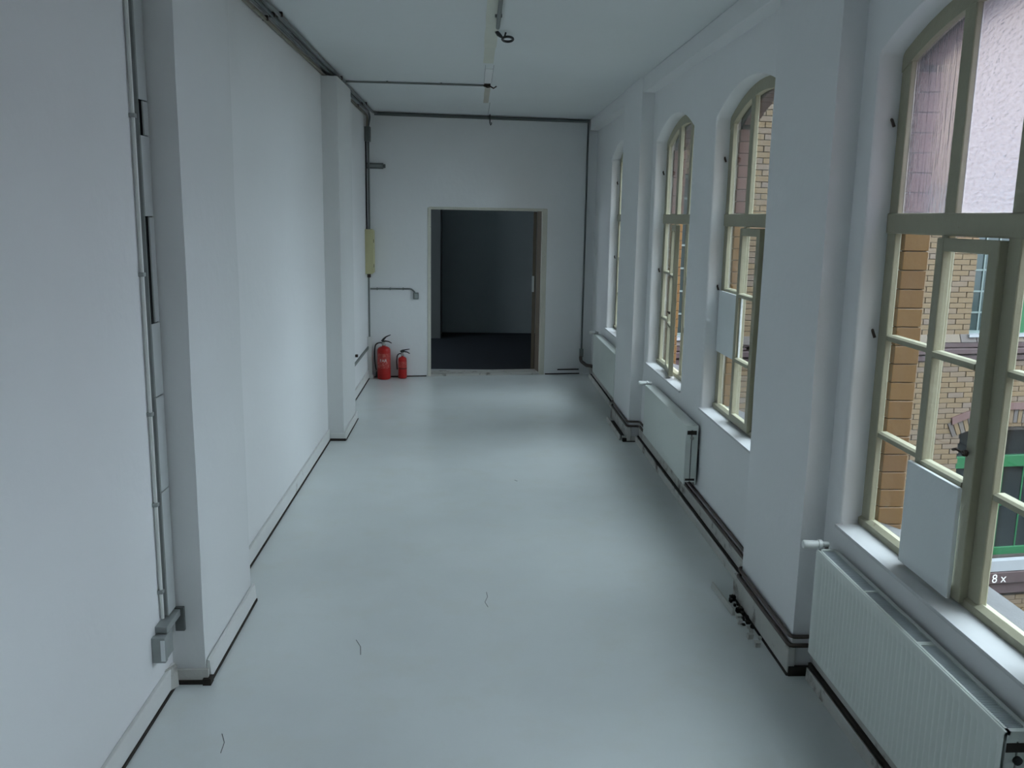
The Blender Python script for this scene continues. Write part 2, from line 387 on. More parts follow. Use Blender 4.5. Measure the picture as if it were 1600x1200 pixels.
# pilaster skirts, left
wob('board', [(-1.138, 4.56), (-1.138, 3.72)][::-1], .085, .022, baseleft, bl, .014)
wob('board', [(-1.145, 3.69), (-1.285, 3.69)][::-1], .05, .022, trimw, bl, .016)
wob('board', [(-1.29, 3.60), (-1.262, 3.66)], .10, .02, trimw, bl, .01)
wob('board', [(-1.14, 8.03), (-1.14, 8.93)], .07, .02, baseleft, bl, .01)
wob('board', [(-1.28, 8.02), (-1.145, 8.02)], .06, .02, baseleft, bl, .01)
board('joint', [(-1.155, -1.133, 3.73, 4.56, 0, .014), (-1.28, -1.14, 3.685, 3.705, 0, .02), (-1.28, -1.14, 8.014, 8.035, 0, .022), (-1.15, -1.136, 8.03, 8.92, 0, .010), (-1.165, -1.13, 3.675, 3.72, 0, .03)], gap_grime, 0, bl)  # gap shade under the pilaster skirts, painted as dark strips
# end wall joint
be = board('baseboard_end', [(0, .001, 0, .001, 0, .001)], gap_grime, 0)
bpy.data.objects.remove(be)
b = nb()
for u0, u1 in ((-1.27, D0-.045), (D1+.03, 1.45)): bx(b, u0, u1, -.006, 0, 0, .014)
obj('baseboard_end', b, gap_grime, loc=(0, EY, 0), rz=RZ, kind='structure')
b = nb(); bx(b, 1.15, 1.44, -.008, 0, .055, .07); obj('crack', b, gap_grime, loc=(0, EY, 0), rz=RZ, kind='structure')

# right: plinth blocks, cream skirting strip and the dark gap behind it
br = board('baseboard_right', [(1.562, XW+.005, 4.56, 8.06, 0, .135), (1.562, XW+.005, YB, 3.74, 0, .135), (1.562, XW+.005, 9.02, 11.66, 0, .135),
    (1.455, 1.49, 3.73, 4.60, .012, .138), (1.453, 1.49, 8.05, 9.04, .0, .138)], trimw, .005)
board('joint', [(1.548, 1.575, 4.62, 8.04, 0, .06), (1.548, 1.575, YB, 3.72, 0, .07), (1.552, 1.575, 9.1, 11.4, 0, .05),
    (1.452, 1.48, 3.728, 4.6, 0, .012), (1.46, 1.56, 3.722, 3.74, 0, .045), (1.415, 1.452, 8.05, 8.8, 0, .028)], gap_grime, 0, br)
for a, c in ((4.66, 8.06), (YB, 3.70), (9.15, 11.45)):
    wob('board', [(1.542, c), (1.542, a)], .062, .016, trimw, br, .0) if False else wob('board', [(1.545, a), (1.545, c)][::-1], .058, -.014, trimw, br, .0)
b = nb()
for a, c in ((4.66, 8.06), (YB, 3.70), (9.15, 11.45)): bx(b, 1.5405, 1.545, a, c, 0, .007)
obj('joint', b, gap_grime, parent=br)
# loose board in front of the second pilaster
wob('loose_board', [(1.406, 8.92), (1.406, 8.09)], .05, -.016, trimw, br)
wob('loose_board', [(1.41, 8.085), (1.545, 8.04)], .045, .016, trimw, br)
board('joint', [(1.402, 1.408, 8.09, 8.85, 0, .006), (1.415, 1.545, 8.035, 8.045, 0, .007)], gap_grime, 0, br)
# broken stub in front of the nearest pilaster
wob('broken_board', [(1.385, 4.72), (1.40, 4.36)], .035, -.018, trimw, br)
b = nb()
for i in range(18):
    x = random.uniform(1.40, 1.452); y = random.uniform(4.15, 4.55); s = random.uniform(.006, .016)
    vs = bx(b, x-s, x+s*.6, y-s, y+s, 0, s*random.uniform(.8, 2.2))
    for v in vs: v.co += Vector((random.uniform(-.3, .3), random.uniform(-.3, .3), 0))*s
obj('rubble', b, [gap_grime], parent=br, kind='stuff')
b = nb()
for i in range(8):
    x = random.uniform(1.40, 1.45); y = random.uniform(4.0, 4.35); s = random.uniform(.006, .015)
    vs = bx(b, x-s, x+s*.6, y-s, y+s, 0, s*1.6)
    for v in vs: v.co += Vector((random.uniform(-.3, .3), random.uniform(-.3, .3), 0))*s
obj('plaster_crumbs', b, trimw, parent=br, kind='stuff')

# ------------------------------------------------------------------ windows
OFF = Vector((1.70, 0, .77))
def bar(b, x0, x1, ya, yb, za, zb): bx(b, x0, x1, min(ya, yb), max(ya, yb), za, zb)
def archbar(b, x0, x1, top, bot, half):
    N = 20; prev = None
    for k in range(N+1):
        o = -half+2*half*k/N
        q = [b.verts.new((x0, o, arch(o, bot))), b.verts.new((x1, o, arch(o, bot))), b.verts.new((x1, o, arch(o, top))), b.verts.new((x0, o, arch(o, top)))]
        if prev:
            for j in range(4): b.faces.new((prev[j], prev[(j+1) % 4], q[(j+1) % 4], q[j]))
        else: b.faces.new(q)
        prev = q
    b.faces.new(prev[::-1])
def pane(parent, name, ya, yb, z0, z1, m, x=1.706, curved=False, off=OFF):
    b = nb(); pts = [(ya, z0), (yb, z0)]
    if curved: pts += [(yb+(ya-yb)*k/6, arch(yb+(ya-yb)*k/6, z1)) for k in range(7)]
    else: pts += [(yb, z1), (ya, z1)]
    prism(b, pts, 'x', x-.002, x+.002)
    return obj(name, b, m, parent=parent, off=off)
LIT = [(.24, .60), (-.17, .165), (-.60, -.24)]
MZ = [1.183, 1.587]
def make_window(n, yc, kind='plain'):
    root = bpy.data.objects.new('window_%d' % n, None); C.objects.link(root); root.location = (1.70, yc, .77); root['kind'] = 'structure'
    b = nb()
    bar(b, 1.685, 1.712, .60, .672, .775, 2.70); bar(b, 1.685, 1.712, -.672, -.60, .775, 2.70)
    obj('jamb', b, framem, parent=root, off=OFF, bevel=.004)
    b = nb(); archbar(b, 1.682, 1.716, 2.875, 2.79, .672); obj('arched_head', b, framem, parent=root, off=OFF)
    b = nb(); bar(b, 1.676, 1.73, -.67, .67, 2.005, 2.085); obj('transom', b, framem, parent=root, off=OFF, bevel=.006)
    b = nb(); prism(b, [(1.672, .772), (1.672, .80), (1.695, .812), (1.745, .79), (1.745, .772)], 'y', -.67, .67); obj('bottom_rail', b, framem, parent=root, off=OFF)
    for ya, yb in ((.165, .24), (-.24, -.17)):
        b = nb(); bar(b, 1.684, 1.714, ya, yb, 2.08, arch((ya+yb)/2, 2.80)); obj('mullion', b, framem, parent=root, off=OFF, bevel=.005)
        b = nb(); bar(b, 1.684, 1.714, .19 if ya > 0 else ya, yb, .80, 2.01); obj('mullion', b, framem, parent=root, off=OFF, bevel=.005)
    up = {'ripple': [ripplev, ripple, ripple]}.get(kind, [clear]*3)
    for (ya, yb), m in zip(LIT, up): pane(root, 'pane', ya, yb, 2.08, 2.80, m, curved=True)
    for j in (0, 2):
        ya, yb = LIT[j]
        zs = [.795]+MZ+[2.01]
        for z0, z1 in zip(zs, zs[1:]): pane(root, 'pane', ya, yb, z0, z1, clear)
        for z in MZ:
            b = nb(); prism(b, [(1.69, z-.012), (1.69, z+.006), (1.70, z+.012), (1.728, z+.012), (1.728, z-.012)], 'y', ya-.002, yb+.002); obj('glazing_bar', b, framem, parent=root, off=OFF)
    # casement in the middle light; origin at its far (hinge) stile
    HO = Vector((1.70, .215, .77))
    cs = bpy.data.objects.new('casement', None); C.objects.link(cs); cs.parent = root; cs.location = HO-OFF
    y0, y1 = -.172, .215
    b = nb(); bar(b, 1.655, 1.690, y1-.050, y1, .785, 1.998); bar(b, 1.655, 1.690, y0, y0+.058, .785, 1.998)
    bar(b, 1.656, 1.689, y0+.05, y1-.045, 1.952, 1.998); bar(b, 1.656, 1.689, y0+.05, y1-.045, .785, .835)
    obj('sash', b, framem, parent=cs, off=HO, bevel=.004)
    zs = [.83]+MZ+[1.956]
    for z0, z1 in zip(zs, zs[1:]): pane(cs, 'pane', y0+.055, y1-.048, z0, z1, clear, x=1.672, off=HO)
    for z in MZ:
        b = nb(); prism(b, [(1.652, z-.012), (1.652, z+.008), (1.665, z+.013), (1.689, z+.013), (1.689, z-.012)], 'y', y0+.057, y1-.049); obj('glazing_bar', b, framem, parent=cs, off=HO)
    # turn-latch on the casement's near stile
    b = nb(); lathe(b, [(.011, 0), (.011, .012), (.006, .014)], 1.634, y0+.034, 1.30, seg=10, axis='x'); tube(b, [(1.636, y0+.034, 1.30), (1.630, y0+.07, 1.305), (1.632, y0+.095, 1.297)], .005, 6)
    obj('latch', b, rust, parent=cs, off=HO, smooth=True)
    # iron pins in the far reveal
    for z in (1.60, 2.44):
        b = nb(); tube(b, [(1.66, .672, z+.01), (1.655, .655, z+.004), (1.662, .648, z-.02)], .006, 6); obj('shutter_pin', b, rust, parent=root, off=OFF, smooth=True)
    # inner sill and weathered outer sill
    b = nb(); prism(b, [(1.574, .752), (1.574, .766), (1.69, .774), (1.69, .752)], 'y', -.675, .675); obj('window_sill', b, sillm, parent=root, off=OFF)
    b = nb(); prism(b, [(1.745, .775), (1.745, .79), (1.93, .725), (1.93, .70), (1.745, .70)], 'y', -.657, .657); obj('outer_sill', b, slate, parent=root, off=OFF)
    return root, cs
w1, c1 = make_window(1, WINS[0], 'ripple')
b = nb(); bar(b, 1.632, 1.647, -.135, .218, .785, 1.178); obj('panel_board', b, boardm, parent=w1, off=OFF, bevel=.002)
w2, c2 = make_window(2, WINS[1])
b = nb(); bar(b, 1.672, 1.684, .155, .665, 1.165, 1.578); obj('panel_board', b, boardm, parent=w2, off=OFF, bevel=.002)
w3, c3 = make_window(3, WINS[2]); c3.rotation_euler[2] = -.13
w4, c4 = make_window(4, WINS[3])
for i, yc in enumerate(WINS[4:]):
    r = w4.copy(); C.objects.link(r); r.name = 'window_%d' % (5+i); r.location.y = yc
    for ch in w4.children: copy_of(ch, r)

# ------------------------------------------------------------------ outside: courtyard
b = nb(); bx(b, 1.8, 18, -16, 14.5, -4.6, -4.4); obj('ground', b, paving, kind='structure')
opp = nb(); bx(opp, 16, 16.5, -16, 13, -4.4, .2)
tag(obj('added_unseen_building', opp, farfac), 'plain brick facade added out of view across the courtyard, kept low to let daylight in', 'building')  # added unseen facade, low enough for sky light to reach the windows
sth = nb(); bx(sth, 2.2, 16, -5.5, -5, -4.4, 11)
tag(obj('added_unseen_building', sth, farfac), 'tall plain brick block added out of view behind the viewpoint to cut daylight', 'building')  # added unseen block, shades the courtyard from the camera side
# the wing at right angles
WR = math.atan(.15)
wing = thing('brick_wing', 'tan brick courtyard wing with purple string course seen through the windows', 'building', (1.87, 11.5+.15*1.87, -4.4), WR)
cw = math.cos(WR)
def U(x): return (x-1.87)/cw
def Zl(z): return z+4.4
# openings (x0,x1,z0,z1)
OPN = [(2.28, 3.50, .47, 2.62), (7.19, 8.92, .47, 2.62), (7.23, 8.92, -2.99, -.98)]
b = nb()
UX = sorted({U(1.6)+0, U(13.9)}|{U(v) for o in OPN for v in o[:2]}); ZX = sorted({0, Zl(11)}|{Zl(v) for o in OPN for v in o[2:]})
for u0, u1 in zip(UX, UX[1:]):
    for z0, z1 in zip(ZX, ZX[1:]):
        um, zm = (u0+u1)/2, (z0+z1)/2
        if any(U(o[0]) < um < U(o[1]) and Zl(o[2]) < zm < Zl(o[3]) for o in OPN): continue
        if z1 - z0 < 1e-6: continue
        bx(b, u0, u1, .012, .35, z0, z1)
obj('wall_core', b, mortar, parent=wing)
b = nb(); bx(b, U(1.9), U(13.8), .36, .40, 0, Zl(5)); obj('room_backing', b, darkglass, parent=wing)
def cuts(z):
    zz = z-4.4; c = []
    for o in OPN:
        if o[2]-.03 < zz < o[3]+.03: c.append((U(o[0]), U(o[1])))
    return c
vis = []; rest = []
row = 0; zl = .0386
while zl < Zl(7.5):
    zz = zl-4.4
    if not (.075 < zz < .485 or -3.60 < zz < -3.0 and False or -3.59 < zz < -3.19):
        u = -.10 + (.131 if row % 2 else 0)
        while u < U(10.2):
            segs = [(u-.125, u+.125)]
            for a, c in cuts(zl):
                ns = []
                for p, q in segs:
                    if q <= a or p >= c: ns.append((p, q)); continue
                    if p < a: ns.append((p, a))
                    if q > c: ns.append((c, q))
                segs = ns
            for p, q in segs:
                if q-p < .03: continue
                uc = (p+q)/2; x = 1.87+uc*cw; y = 11.5+.15*x; a = x/y
                zw = 2.05+(zz-2.05)*1.72/x; sc = 0
                if q-p > .24:
                    if .300 < a < .330 and .76 < zw < 2.78: sc = 2
                    elif .505 < a < .66 and .76 < zw < 2.02: sc = 1
                (vis if sc else rest).append((sc, uc, zl, (q-p)/2))
            u += .262
    zl += .0772; row += 1
vis.sort(key=lambda q: (-q[0], q[1]))
rest += vis[300:]; vis = vis[:300]
bb = nb(); bx(bb, -.125, .125, -.006, .05, -.0345, .0345)
bmesh.ops.bevel(bb, geom=list(bb.edges), offset=.002, segments=1, affect='EDGES')
bme = bpy.data.meshes.new('brick'); bb.to_mesh(bme); bb.free(); bme.materials.append(brick_y)
for sc, u, z, h in vis:
    o = bpy.data.objects.new('brick', bme); C.objects.link(o); o.parent = wing; o.location = (u, random.uniform(-.003, .002), z)
V = []; F = []
for sc, u, z, h in rest:
    d = random.uniform(-.003, .002); n0 = len(V)
    for y in (-.006+d, .03):
        V += [(u-h, y, z-.0345), (u+h, y, z-.0345), (u+h, y, z+.0345), (u-h, y, z+.0345)]
    F += [(n0, n0+1, n0+2, n0+3)]+[(n0+k, n0+4+k, n0+4+(k+1) % 4, n0+(k+1) % 4) for k in range(4)]
me = bpy.data.meshes.new('brick_courses'); me.from_pydata(V, [], F); me.materials.append(brick_y)
o = bpy.data.objects.new('brick_courses', me); C.objects.link(o); o.parent = wing; o['kind'] = 'stuff'
# string course: two purple mouldings with a grey sloping band above
b = nb()
prism(b, [(.02, Zl(.09)), (-.03, Zl(.09)), (-.05, Zl(.16)), (-.05, Zl(.20)), (.02, Zl(.20))], 'x', -.1, U(14)) if False else None
bx(b, -.05, U(13.8), -.035, .02, Zl(.09), Zl(.17)); bx(b, -.05, U(13.8), -.07, .02, Zl(.19), Zl(.275)); bx(b, -.05, U(13.8), -.05, .02, Zl(.285), Zl(.36))
obj('string_course', b, purple, parent=wing, bevel=.01)
b = nb(); prism(b, [(-.05, Zl(.365)), (-.02, Zl(.475)), (.03, Zl(.475)), (.03, Zl(.365))], 'x', 0, 1)
for v in b.verts: pass
b.free(); b = nb()
for k in range(48):
    u = -.02+k*.2625
    q = [b.verts.new((u, -.06, Zl(.365))), b.verts.new((u+.25, -.06, Zl(.365))), b.verts.new((u+.25, -.015, Zl(.475))), b.verts.new((u, -.015, Zl(.475)))]
    r = [b.verts.new((v.co.x, .03, v.co.z)) for v in q]
    b.faces.new(q)
    for j in range(4): b.faces.new((q[j], r[j], r[(j+1) % 4], q[(j+1) % 4]))
obj('sloping_course', b, greybrick, parent=wing, kind='stuff')
b = nb(); bx(b, -.05, U(13.8), -.06, .02, Zl(-3.57), Zl(-3.40)); bx(b, -.05, U(13.8), -.10, .02, Zl(-3.385), Zl(-3.20)); obj('string_course', b, purple, parent=wing, bevel=.012)
# upper wing windows
def wing_window(x0, x1, z0, z1, glassm, barm, dx, dz, sillm, step=.0):
    u0, u1 = U(x0), U(x1)
    b = nb(); t = .045
    bx(b, u0, u0+t, .10, .16, Zl(z0), Zl(z1)); bx(b, u1-t, u1, .10, .16, Zl(z0), Zl(z1)); bx(b, u0, u1, .10, .16, Zl(z1)-t, Zl(z1)); bx(b, u0, u1, .10, .16, Zl(z0), Zl(z0)+t)
    fr = obj('window_frame', b, barm, parent=wing)
    n = round((x1-x0)/dx); mz = round((z1-z0)/dz)
    for k in range(1, n):
        b = nb(); uu = u0+(u1-u0)*k/n; bx(b, uu-.012, uu+.012, .105, .145, Zl(z0), Zl(z1)); obj('glazing_bar', b, barm, parent=fr)
    for k in range(1, mz):
        b = nb(); zz = Zl(z0)+(z1-z0)*k/mz; bx(b, u0, u1, .107, .143, zz-.012, zz+.012); obj('glazing_bar', b, barm, parent=fr)
    for i in range(n):
        for j in range(mz):
            b = nb(); bx(b, u0+(u1-u0)*i/n+.012, u0+(u1-u0)*(i+1)/n-.012, .12, .126, Zl(z0)+(z1-z0)*j/mz+.012, Zl(z0)+(z1-z0)*(j+1)/mz-.012)
            obj('pane', b, glassm, parent=fr)
    b = nb(); bx(b, u0-.03, u1+.03, -.06, .10, Zl(z0)-.035, Zl(z0)+.005); obj('sill', b, sillm, parent=wing)
    return fr
wing_window(2.28, 3.50, .47, 2.62, tealglass, muntm, .22, .30, whites)
f2 = wing_window(7.19, 8.92, .47, 2.62, tealglass, muntm, .216, .30, whites)
b = nb(); bx(b, U(8.10), U(8.17), .09, .15, Zl(.47), Zl(2.62)); obj('green_post', b, greenm, parent=f2)
# lower arched window with green frames
u0, u1 = U(7.23), U(8.92); um = (u0+u1)/2; hw = (u1-u0)/2
def segz(u, top=-.86, rise=.14): return Zl(top-rise*((u-um)/hw)**2)
b = nb()
bx(b, u0, u0+.07, .10, .17, Zl(-2.99), Zl(-.95)); bx(b, u1-.07, u1, .10, .17, Zl(-2.99), Zl(-.95)); bx(b, u0, u1, .08, .17, Zl(-1.575), Zl(-1.395)); bx(b, u0, u1, .10, .17, Zl(-3.0), Zl(-2.87)); bx(b, um-.05, um+.05, .10, .16, Zl(-2.99), Zl(-1.5))
gf = obj('green_window_frame', b, greenm, parent=wing, bevel=.008)
for a, c in ((u0+.07, um-.05), (um+.05, u1-.07)):
    b = nb(); bx(b, a, c, .13, .136, Zl(-2.87), Zl(-1.575)); obj('pane', b, darkglass, parent=gf)
    b = nb(); bx(b, (a+c)/2-.012, (a+c)/2+.012, .12, .15, Zl(-2.87), Zl(-1.575)); bx(b, a, c, .12, .15, Zl(-2.2), Zl(-2.176)); obj('glazing_bar', b, greenm, parent=gf)
b = nb(); bx(b, u0+.07, u1-.07, .13, .136, Zl(-1.395), Zl(-.87)); obj('pane', b, darkglass, parent=gf)
# head above the arched opening, voussoirs one by one, hood moulding
b = nb(); N = 12
for k in range(N):
    a = u0+(u1-u0)*k/N; c = u0+(u1-u0)*(k+1)/N
    prism(b, [(a, segz(a)), (c, segz(c)), (c, Zl(-.84)), (a, Zl(-.84))], 'y', .01, .2) if False else None
    A = [(a, segz(a)), (c, segz(c)), (c, Zl(-.83)), (a, Zl(-.83))]
    lo = [b.verts.new((p[0], .0, p[1])) for p in A]; hi = [b.verts.new((p[0], .2, p[1])) for p in A]
    b.faces.new(lo); b.faces.new(hi[::-1])
    for j in range(4): b.faces.new((lo[j], hi[j], hi[(j+1) % 4], lo[(j+1) % 4]))
obj('arch_backing', b, mortar, parent=wing)
N = 24
for k in range(-2, N+2):
    a = u0+(u1-u0)*k/N+.006; c = u0+(u1-u0)*(k+1)/N-.006; s = 1.10
    za, zc = segz(a), segz(c); h = .20
    A = [(a, za), (c, zc), (um+(c-um)*s, zc+h), (um+(a-um)*s, za+h)]
    b = nb(); lo = [b.verts.new((p[0], -.022, p[1])) for p in A]; hi = [b.verts.new((p[0], .1, p[1])) for p in A]
    b.faces.new(lo); b.faces.new(hi[::-1])
    for j in range(4): b.faces.new((lo[j], hi[j], hi[(j+1) % 4], lo[(j+1) % 4]))
    obj('voussoir', b, brick_y if k % 2 else greybrick, parent=wing)
b = nb(); prev = None
for k in range(25):
    a = um-(hw+.18)+2*(hw+.18)*k/24; z = segz(a)+.205
    q = [b.verts.new((a, -.05, z)), b.verts.new((a, .02, z)), b.verts.new((a, .02, z+.10)), b.verts.new((a, -.03, z+.10))]
    if prev:
        for j in range(4): b.faces.new((prev[j], prev[(j+1) % 4], q[(j+1) % 4], q[j]))
    else: b.faces.new(q)
    prev = q
b.faces.new(prev[::-1]); obj('hood_moulding', b, hoodm, parent=wing)
b = nb(); bx(b, u0-.05, u1+.05, -.09, .1, Zl(-3.19), Zl(-3.01)); obj('sill', b, whites, parent=wing, bevel=.006)
def text_mesh(txt, size):
    cu = bpy.data.curves.new('text', 'FONT'); cu.body = txt; cu.size = size; cu.align_x = 'CENTER'; cu.extrude = .0006; cu.resolution_u = 3
    o = bpy.data.objects.new('text', cu); C.objects.link(o)
    dg = bpy.context.evaluated_depsgraph_get(); me = bpy.data.meshes.new_from_object(o.evaluated_get(dg)); bpy.data.objects.remove(o)
    return me
me = text_mesh('8 x', .20); me.materials.append(inkw)
o = bpy.data.objects.new('graffiti', me); C.objects.link(o); o.parent = wing; o.location = (U(8.10), -.104, Zl(-3.36)); o.rotation_euler = (math.pi/2, 0, 0)

# ------------------------------------------------------------------ radiators
def radiator(y0, y1, z0, z1, label, ribbed):
    xf, xb = 1.478, 1.566
    t = thing('radiator', label, 'radiator', (1.522, (y0+y1)/2, z0)); off = Vector((1.522, (y0+y1)/2, z0))
    b = nb()
    if ribbed:
        # front sheet with pressed vertical channels
        P = [(xf+.006, y0)]; y = y0+.03; pitch = .0335
        pts = [(xf, y0), (xf, y0+.02)]
        n = int((y1-y0-.05)/pitch)
        for k in range(n):
            s = y0+.025+k*pitch
            pts += [(xf, s), (xf+.0075, s+.006), (xf+.0075, s+.013), (xf, s+.019)]
        pts += [(xf, y1-.01), (xf, y1)]
        zs = [z0+.03, z0+.045, z1-.05, z1-.035]
        rows = [[b.verts.new((x if i in (1, 2) else xf, y, z)) for x, y in pts] for i, z in enumerate(zs)]
        rows = [[b.verts.new((xf+.004, y, z0)) for x, y in pts], [b.verts.new((xf, y, z0+.006)) for x, y in pts]]+rows+[[b.verts.new((xf, y, z1-.006)) for x, y in pts], [b.verts.new((xf+.004, y, z1)) for x, y in pts], [b.verts.new((xf+.012, y, z1)) for x, y in pts], [b.verts.new((xf+.012, y, z0)) for x, y in pts]]
        for a, c in zip(rows, rows[1:]):
            for k in range(len(pts)-1): b.faces.new((a[k], a[k+1], c[k+1], c[k]))
        obj('front_panel', b, radm, parent=t, off=off, smooth=True)
    else:
        bx(b, xf, xf+.012, y0, y1, z0, z1); obj('front_panel', b, radm, parent=t, off=off, bevel=.004, smooth=True)
    b = nb(); bx(b, xb-.012, xb, y0, y1, z0, z1); obj('back_panel', b, radm, parent=t, off=off, bevel=.003)
    for y in ((y0, y0+.008), (y1-.008, y1)):
        b = nb()
        bx(b, xf+.010, xf+.040, y[0]+.001, y[1]-.001, z0+.02, z1-.002); bx(b, xf+.046, xb-.010, y[0]+.001, y[1]-.001, z0+.02, z1-.002)
        bx(b, xf+.010, xb-.010, y[0]+.002, y[1]-.001, z1-.03, z1-.002)
        obj('side_cover', b, radm, parent=t, off=off)
        if y[0] == y0:
            for za, zb in ((z1-.062, z1-.034), (z0+.03, z0+.045)):
                b = nb(); bx(b, xf+.011, xb-.012, y[0]-.0006, y[0]+.002, za, zb); obj('side_slot', b, gap_grime, parent=t, off=off)
    b = nb(); bx(b, xf+.02, xf+.03, y0+.02, y1-.02, z0+.02, z1-.045); bx(b, xb-.03, xb-.02, y0+.02, y1-.02, z0+.02, z1-.045); obj('convector_core', b, darkpipe, parent=t, off=off)
    b = nb()
    if ribbed:
        bx(b, xf+.010, xf+.018, y0, y1, z1-.010, z1+.002); bx(b, xb-.018, xb-.008, y0, y1, z1-.010, z1+.002); bx(b, xf+.01, xb-.01, y0, y0+.016, z1-.01, z1+.002); bx(b, xf+.01, xb-.01, y1-.016, y1, z1-.01, z1+.002)
        for f in (.40, .56): pass
        ym = y0+(y1-y0)*.38; bx(b, xf+.015, xb-.015, ym-.012, ym+.012, z1-.008, z1)
        ym = y0+(y1-y0)*.685; bx(b, xf+.015, xb-.015, ym-.006, ym+.006, z1-.006, z1+.001)
        obj('grille_frame', b, radm, parent=t, off=off)
        b = nb(); y = y0+.022
        while y < y1-.02:
            bx(b, xf+.017, xb-.017, y-.0016, y+.0016, z1-.010, z1-.002); y += .0086
        obj('grille_bars', b, gridm, parent=t, off=off, kind='stuff')
    else:
        bx(b, xf+.002, xb-.002, y0, y1, z1-.006, z1+.003); obj('top_cover', b, radm, parent=t, off=off, bevel=.002)
    # thermostat head at the far end, pointing into the corridor
    b = nb(); yv = y1+.03; zv = z1+.012
    lathe(b, [(.012, .075), (.0125, .05), (.017, .046), (.021, .044), (.021, .030), (.017, .028), (.0185, -.01), (.0195, -.03), (.016, -.036)], xf-.012, yv, zv, seg=18, axis='x')
    tv = obj('thermostat_head', b, valvem, parent=t, off=off, smooth=True)
    b = nb(); tube(b, rnd([(xf+.055, y1-.01, z1-.04), (xf+.055, yv, z1-.04), (xf+.055, yv, zv), (xf+.04, yv, zv)], .01, 3), .010, 8); obj('valve_body', b, steelm, parent=t, off=off, smooth=True)
    b = nb(); lathe(b, [(.013, 0), (.013, -.008), (.006, -.012)], xf+.045, y0-.0005, z1-.085, seg=12, axis='y'); obj('vent_plug', b, blackm if ribbed else steelm, parent=t, off=off, smooth=True)
    for yy in (y0+.15, y1-.15):
        b = nb(); bx(b, xb-.002, XW, yy-.015, yy+.015, z0+.08, z1-.08); obj('wall_bracket', b, radm, parent=t, off=off)
    for yy in (y1-.05, y1-.09):
        b = nb(); tube(b, [(xb-.03, yy, z0+.02), (xb-.03, yy, .19)], .008, 8); obj('supply_pipe', b, brownpipe, parent=t, off=off, smooth=True)
    return t
radiator(2.19, 3.565, .198, .672, 'large ribbed white radiator with slatted top grille under the nearest window', True)
radiator(5.93, 7.43, .232, .652, 'flat-fronted white radiator under the second window before the far pilaster', False)
radiator(9.07, 10.72, .20, .66, 'flat-fronted white radiator at the far end, partly hidden behind the second pilaster', False)

# heating pipes along the right wall
def rpath(dx, z, y0, y1):
    pts = [(1.572-dx, y0)]
    for a, c, x in ((-.58, .2, 1.48), (3.75, 4.54, 1.48), (8.08, 9.0, 1.472)):
        if a > y1: break
        e = .012+dx
        pts += [(1.572-dx, a-e), (x-e-.004, a-e), (x-e-.004, c+e), (1.572-dx, c+e)]
    pts.append((1.572-dx, y1)); return [(p[0], p[1], z) for p in pts]
b = nb(); tube(b, rnd(rpath(.004, .145, YB, 11.33), .03, 4), .0105, 8)
tag(obj('heating_pipe', b, brownpipe, smooth=True), 'lower of the two rusty brown heating pipes running above the right skirting', 'pipe')
b = nb(); tube(b, rnd(rpath(.0, .186, YB, 11.33), .03, 4), .0095, 8)
tag(obj('heating_pipe', b, brownpipe, smooth=True), 'upper of the two rusty brown heating pipes running above the right skirting', 'pipe')
b = nb(); tube(b, [(1.5, 11.60, .30), (1.5, 11.58, .22), (1.54, 11.55, .18), (1.56, 11.5, .165)], .02, 8); b.free()

# ------------------------------------------------------------------ conduits, pipes and boxes
def pipe(name, pts, r, m, label, cat='pipe', rr=.03, group=None, clips=(), clipm=None):
    b = nb(); tube(b, rnd(pts, rr, 4), r, 8); t = obj(name, b, m, smooth=True); tag(t, label, cat, group)
    for p in clips:
        b = nb(); bx(b, p[0]-p[3], p[0]+p[3], p[1]-p[4], p[1]+p[4], p[2]-p[5], p[2]+p[5]); obj('clip', b, clipm or m, parent=t, bevel=.002)
    return t
# bundle where the left wall meets the ceiling
for dx, r, m, lab, zz in ((-1.285, .013, tanpipe, 'wall-side tarnished cream pipe of the three along the left ceiling corner', 3.215),
                     (-1.240, .012, darkpipe, 'middle dark grey pipe of the three along the left ceiling corner', 3.236),
                     (-1.196, .012, greypipe, 'room-side grey pipe of the three along the left ceiling corner', 3.238)):
    pts = [(dx, YB+.1, zz)]
    if dx < -1.27: pts += [(dx, 11.05, zz), (dx+.02, 11.20, zz-.02), (-1.275, 11.22, 3.05)]
    elif dx < -1.22: pts += [(dx, 11.1, zz), (-1.235, 11.2, zz-.05), (-1.262, 11.22, 3.06)]
    else: pts += [(dx, 11.2, zz), (-1.16, 11.26, zz)]
    cl = [(dx, y, zz+.006, .018, .012, .015) for y in (3.2, 5.9, 8.5 if dx > -1.27 else 9.15, 10.4)]
    pipe('ceiling_pipe', pts, r, m, lab, clips=cl, clipm=rust)
# conduit along the end wall, just under the ceiling, and its drop at the right corner
pipe('end_wall_conduit', [(-1.19, ey(-1.19, -.03), 3.232), (1.465, ey(1.465, -.03), 3.232)], .020, darkpipe, 'thick dark conduit running level across the top of the end wall', rr=.01)
pipe('corner_drop_pipe', [(1.452, ey(1.45, -.03), 3.212), (1.452, ey(1.45, -.03), .34)], .012, darkpipe, 'thin dark pipe dropping down the far right corner of the corridor')
b = nb(); bx(b, 1.425, 1.475, ey(1.45, -.07), ey(1.45, -.005), .235, .34); t = tag(obj('junction_box', b, greypipe, bevel=.004), 'small grey box at the foot of the far right corner pipe', 'junction box')
b = nb(); tube(b, rnd([(1.44, 11.61, .24), (1.44, 11.58, .19), (1.50, 11.46, .15), (1.565, 11.42, .15), (1.565, 11.355, .15)], .03), .022, 8)
tag(obj('corner_heating_pipe', b, brownpipe, smooth=True), 'short thick dark pipe bending round the far right floor corner', 'pipe')
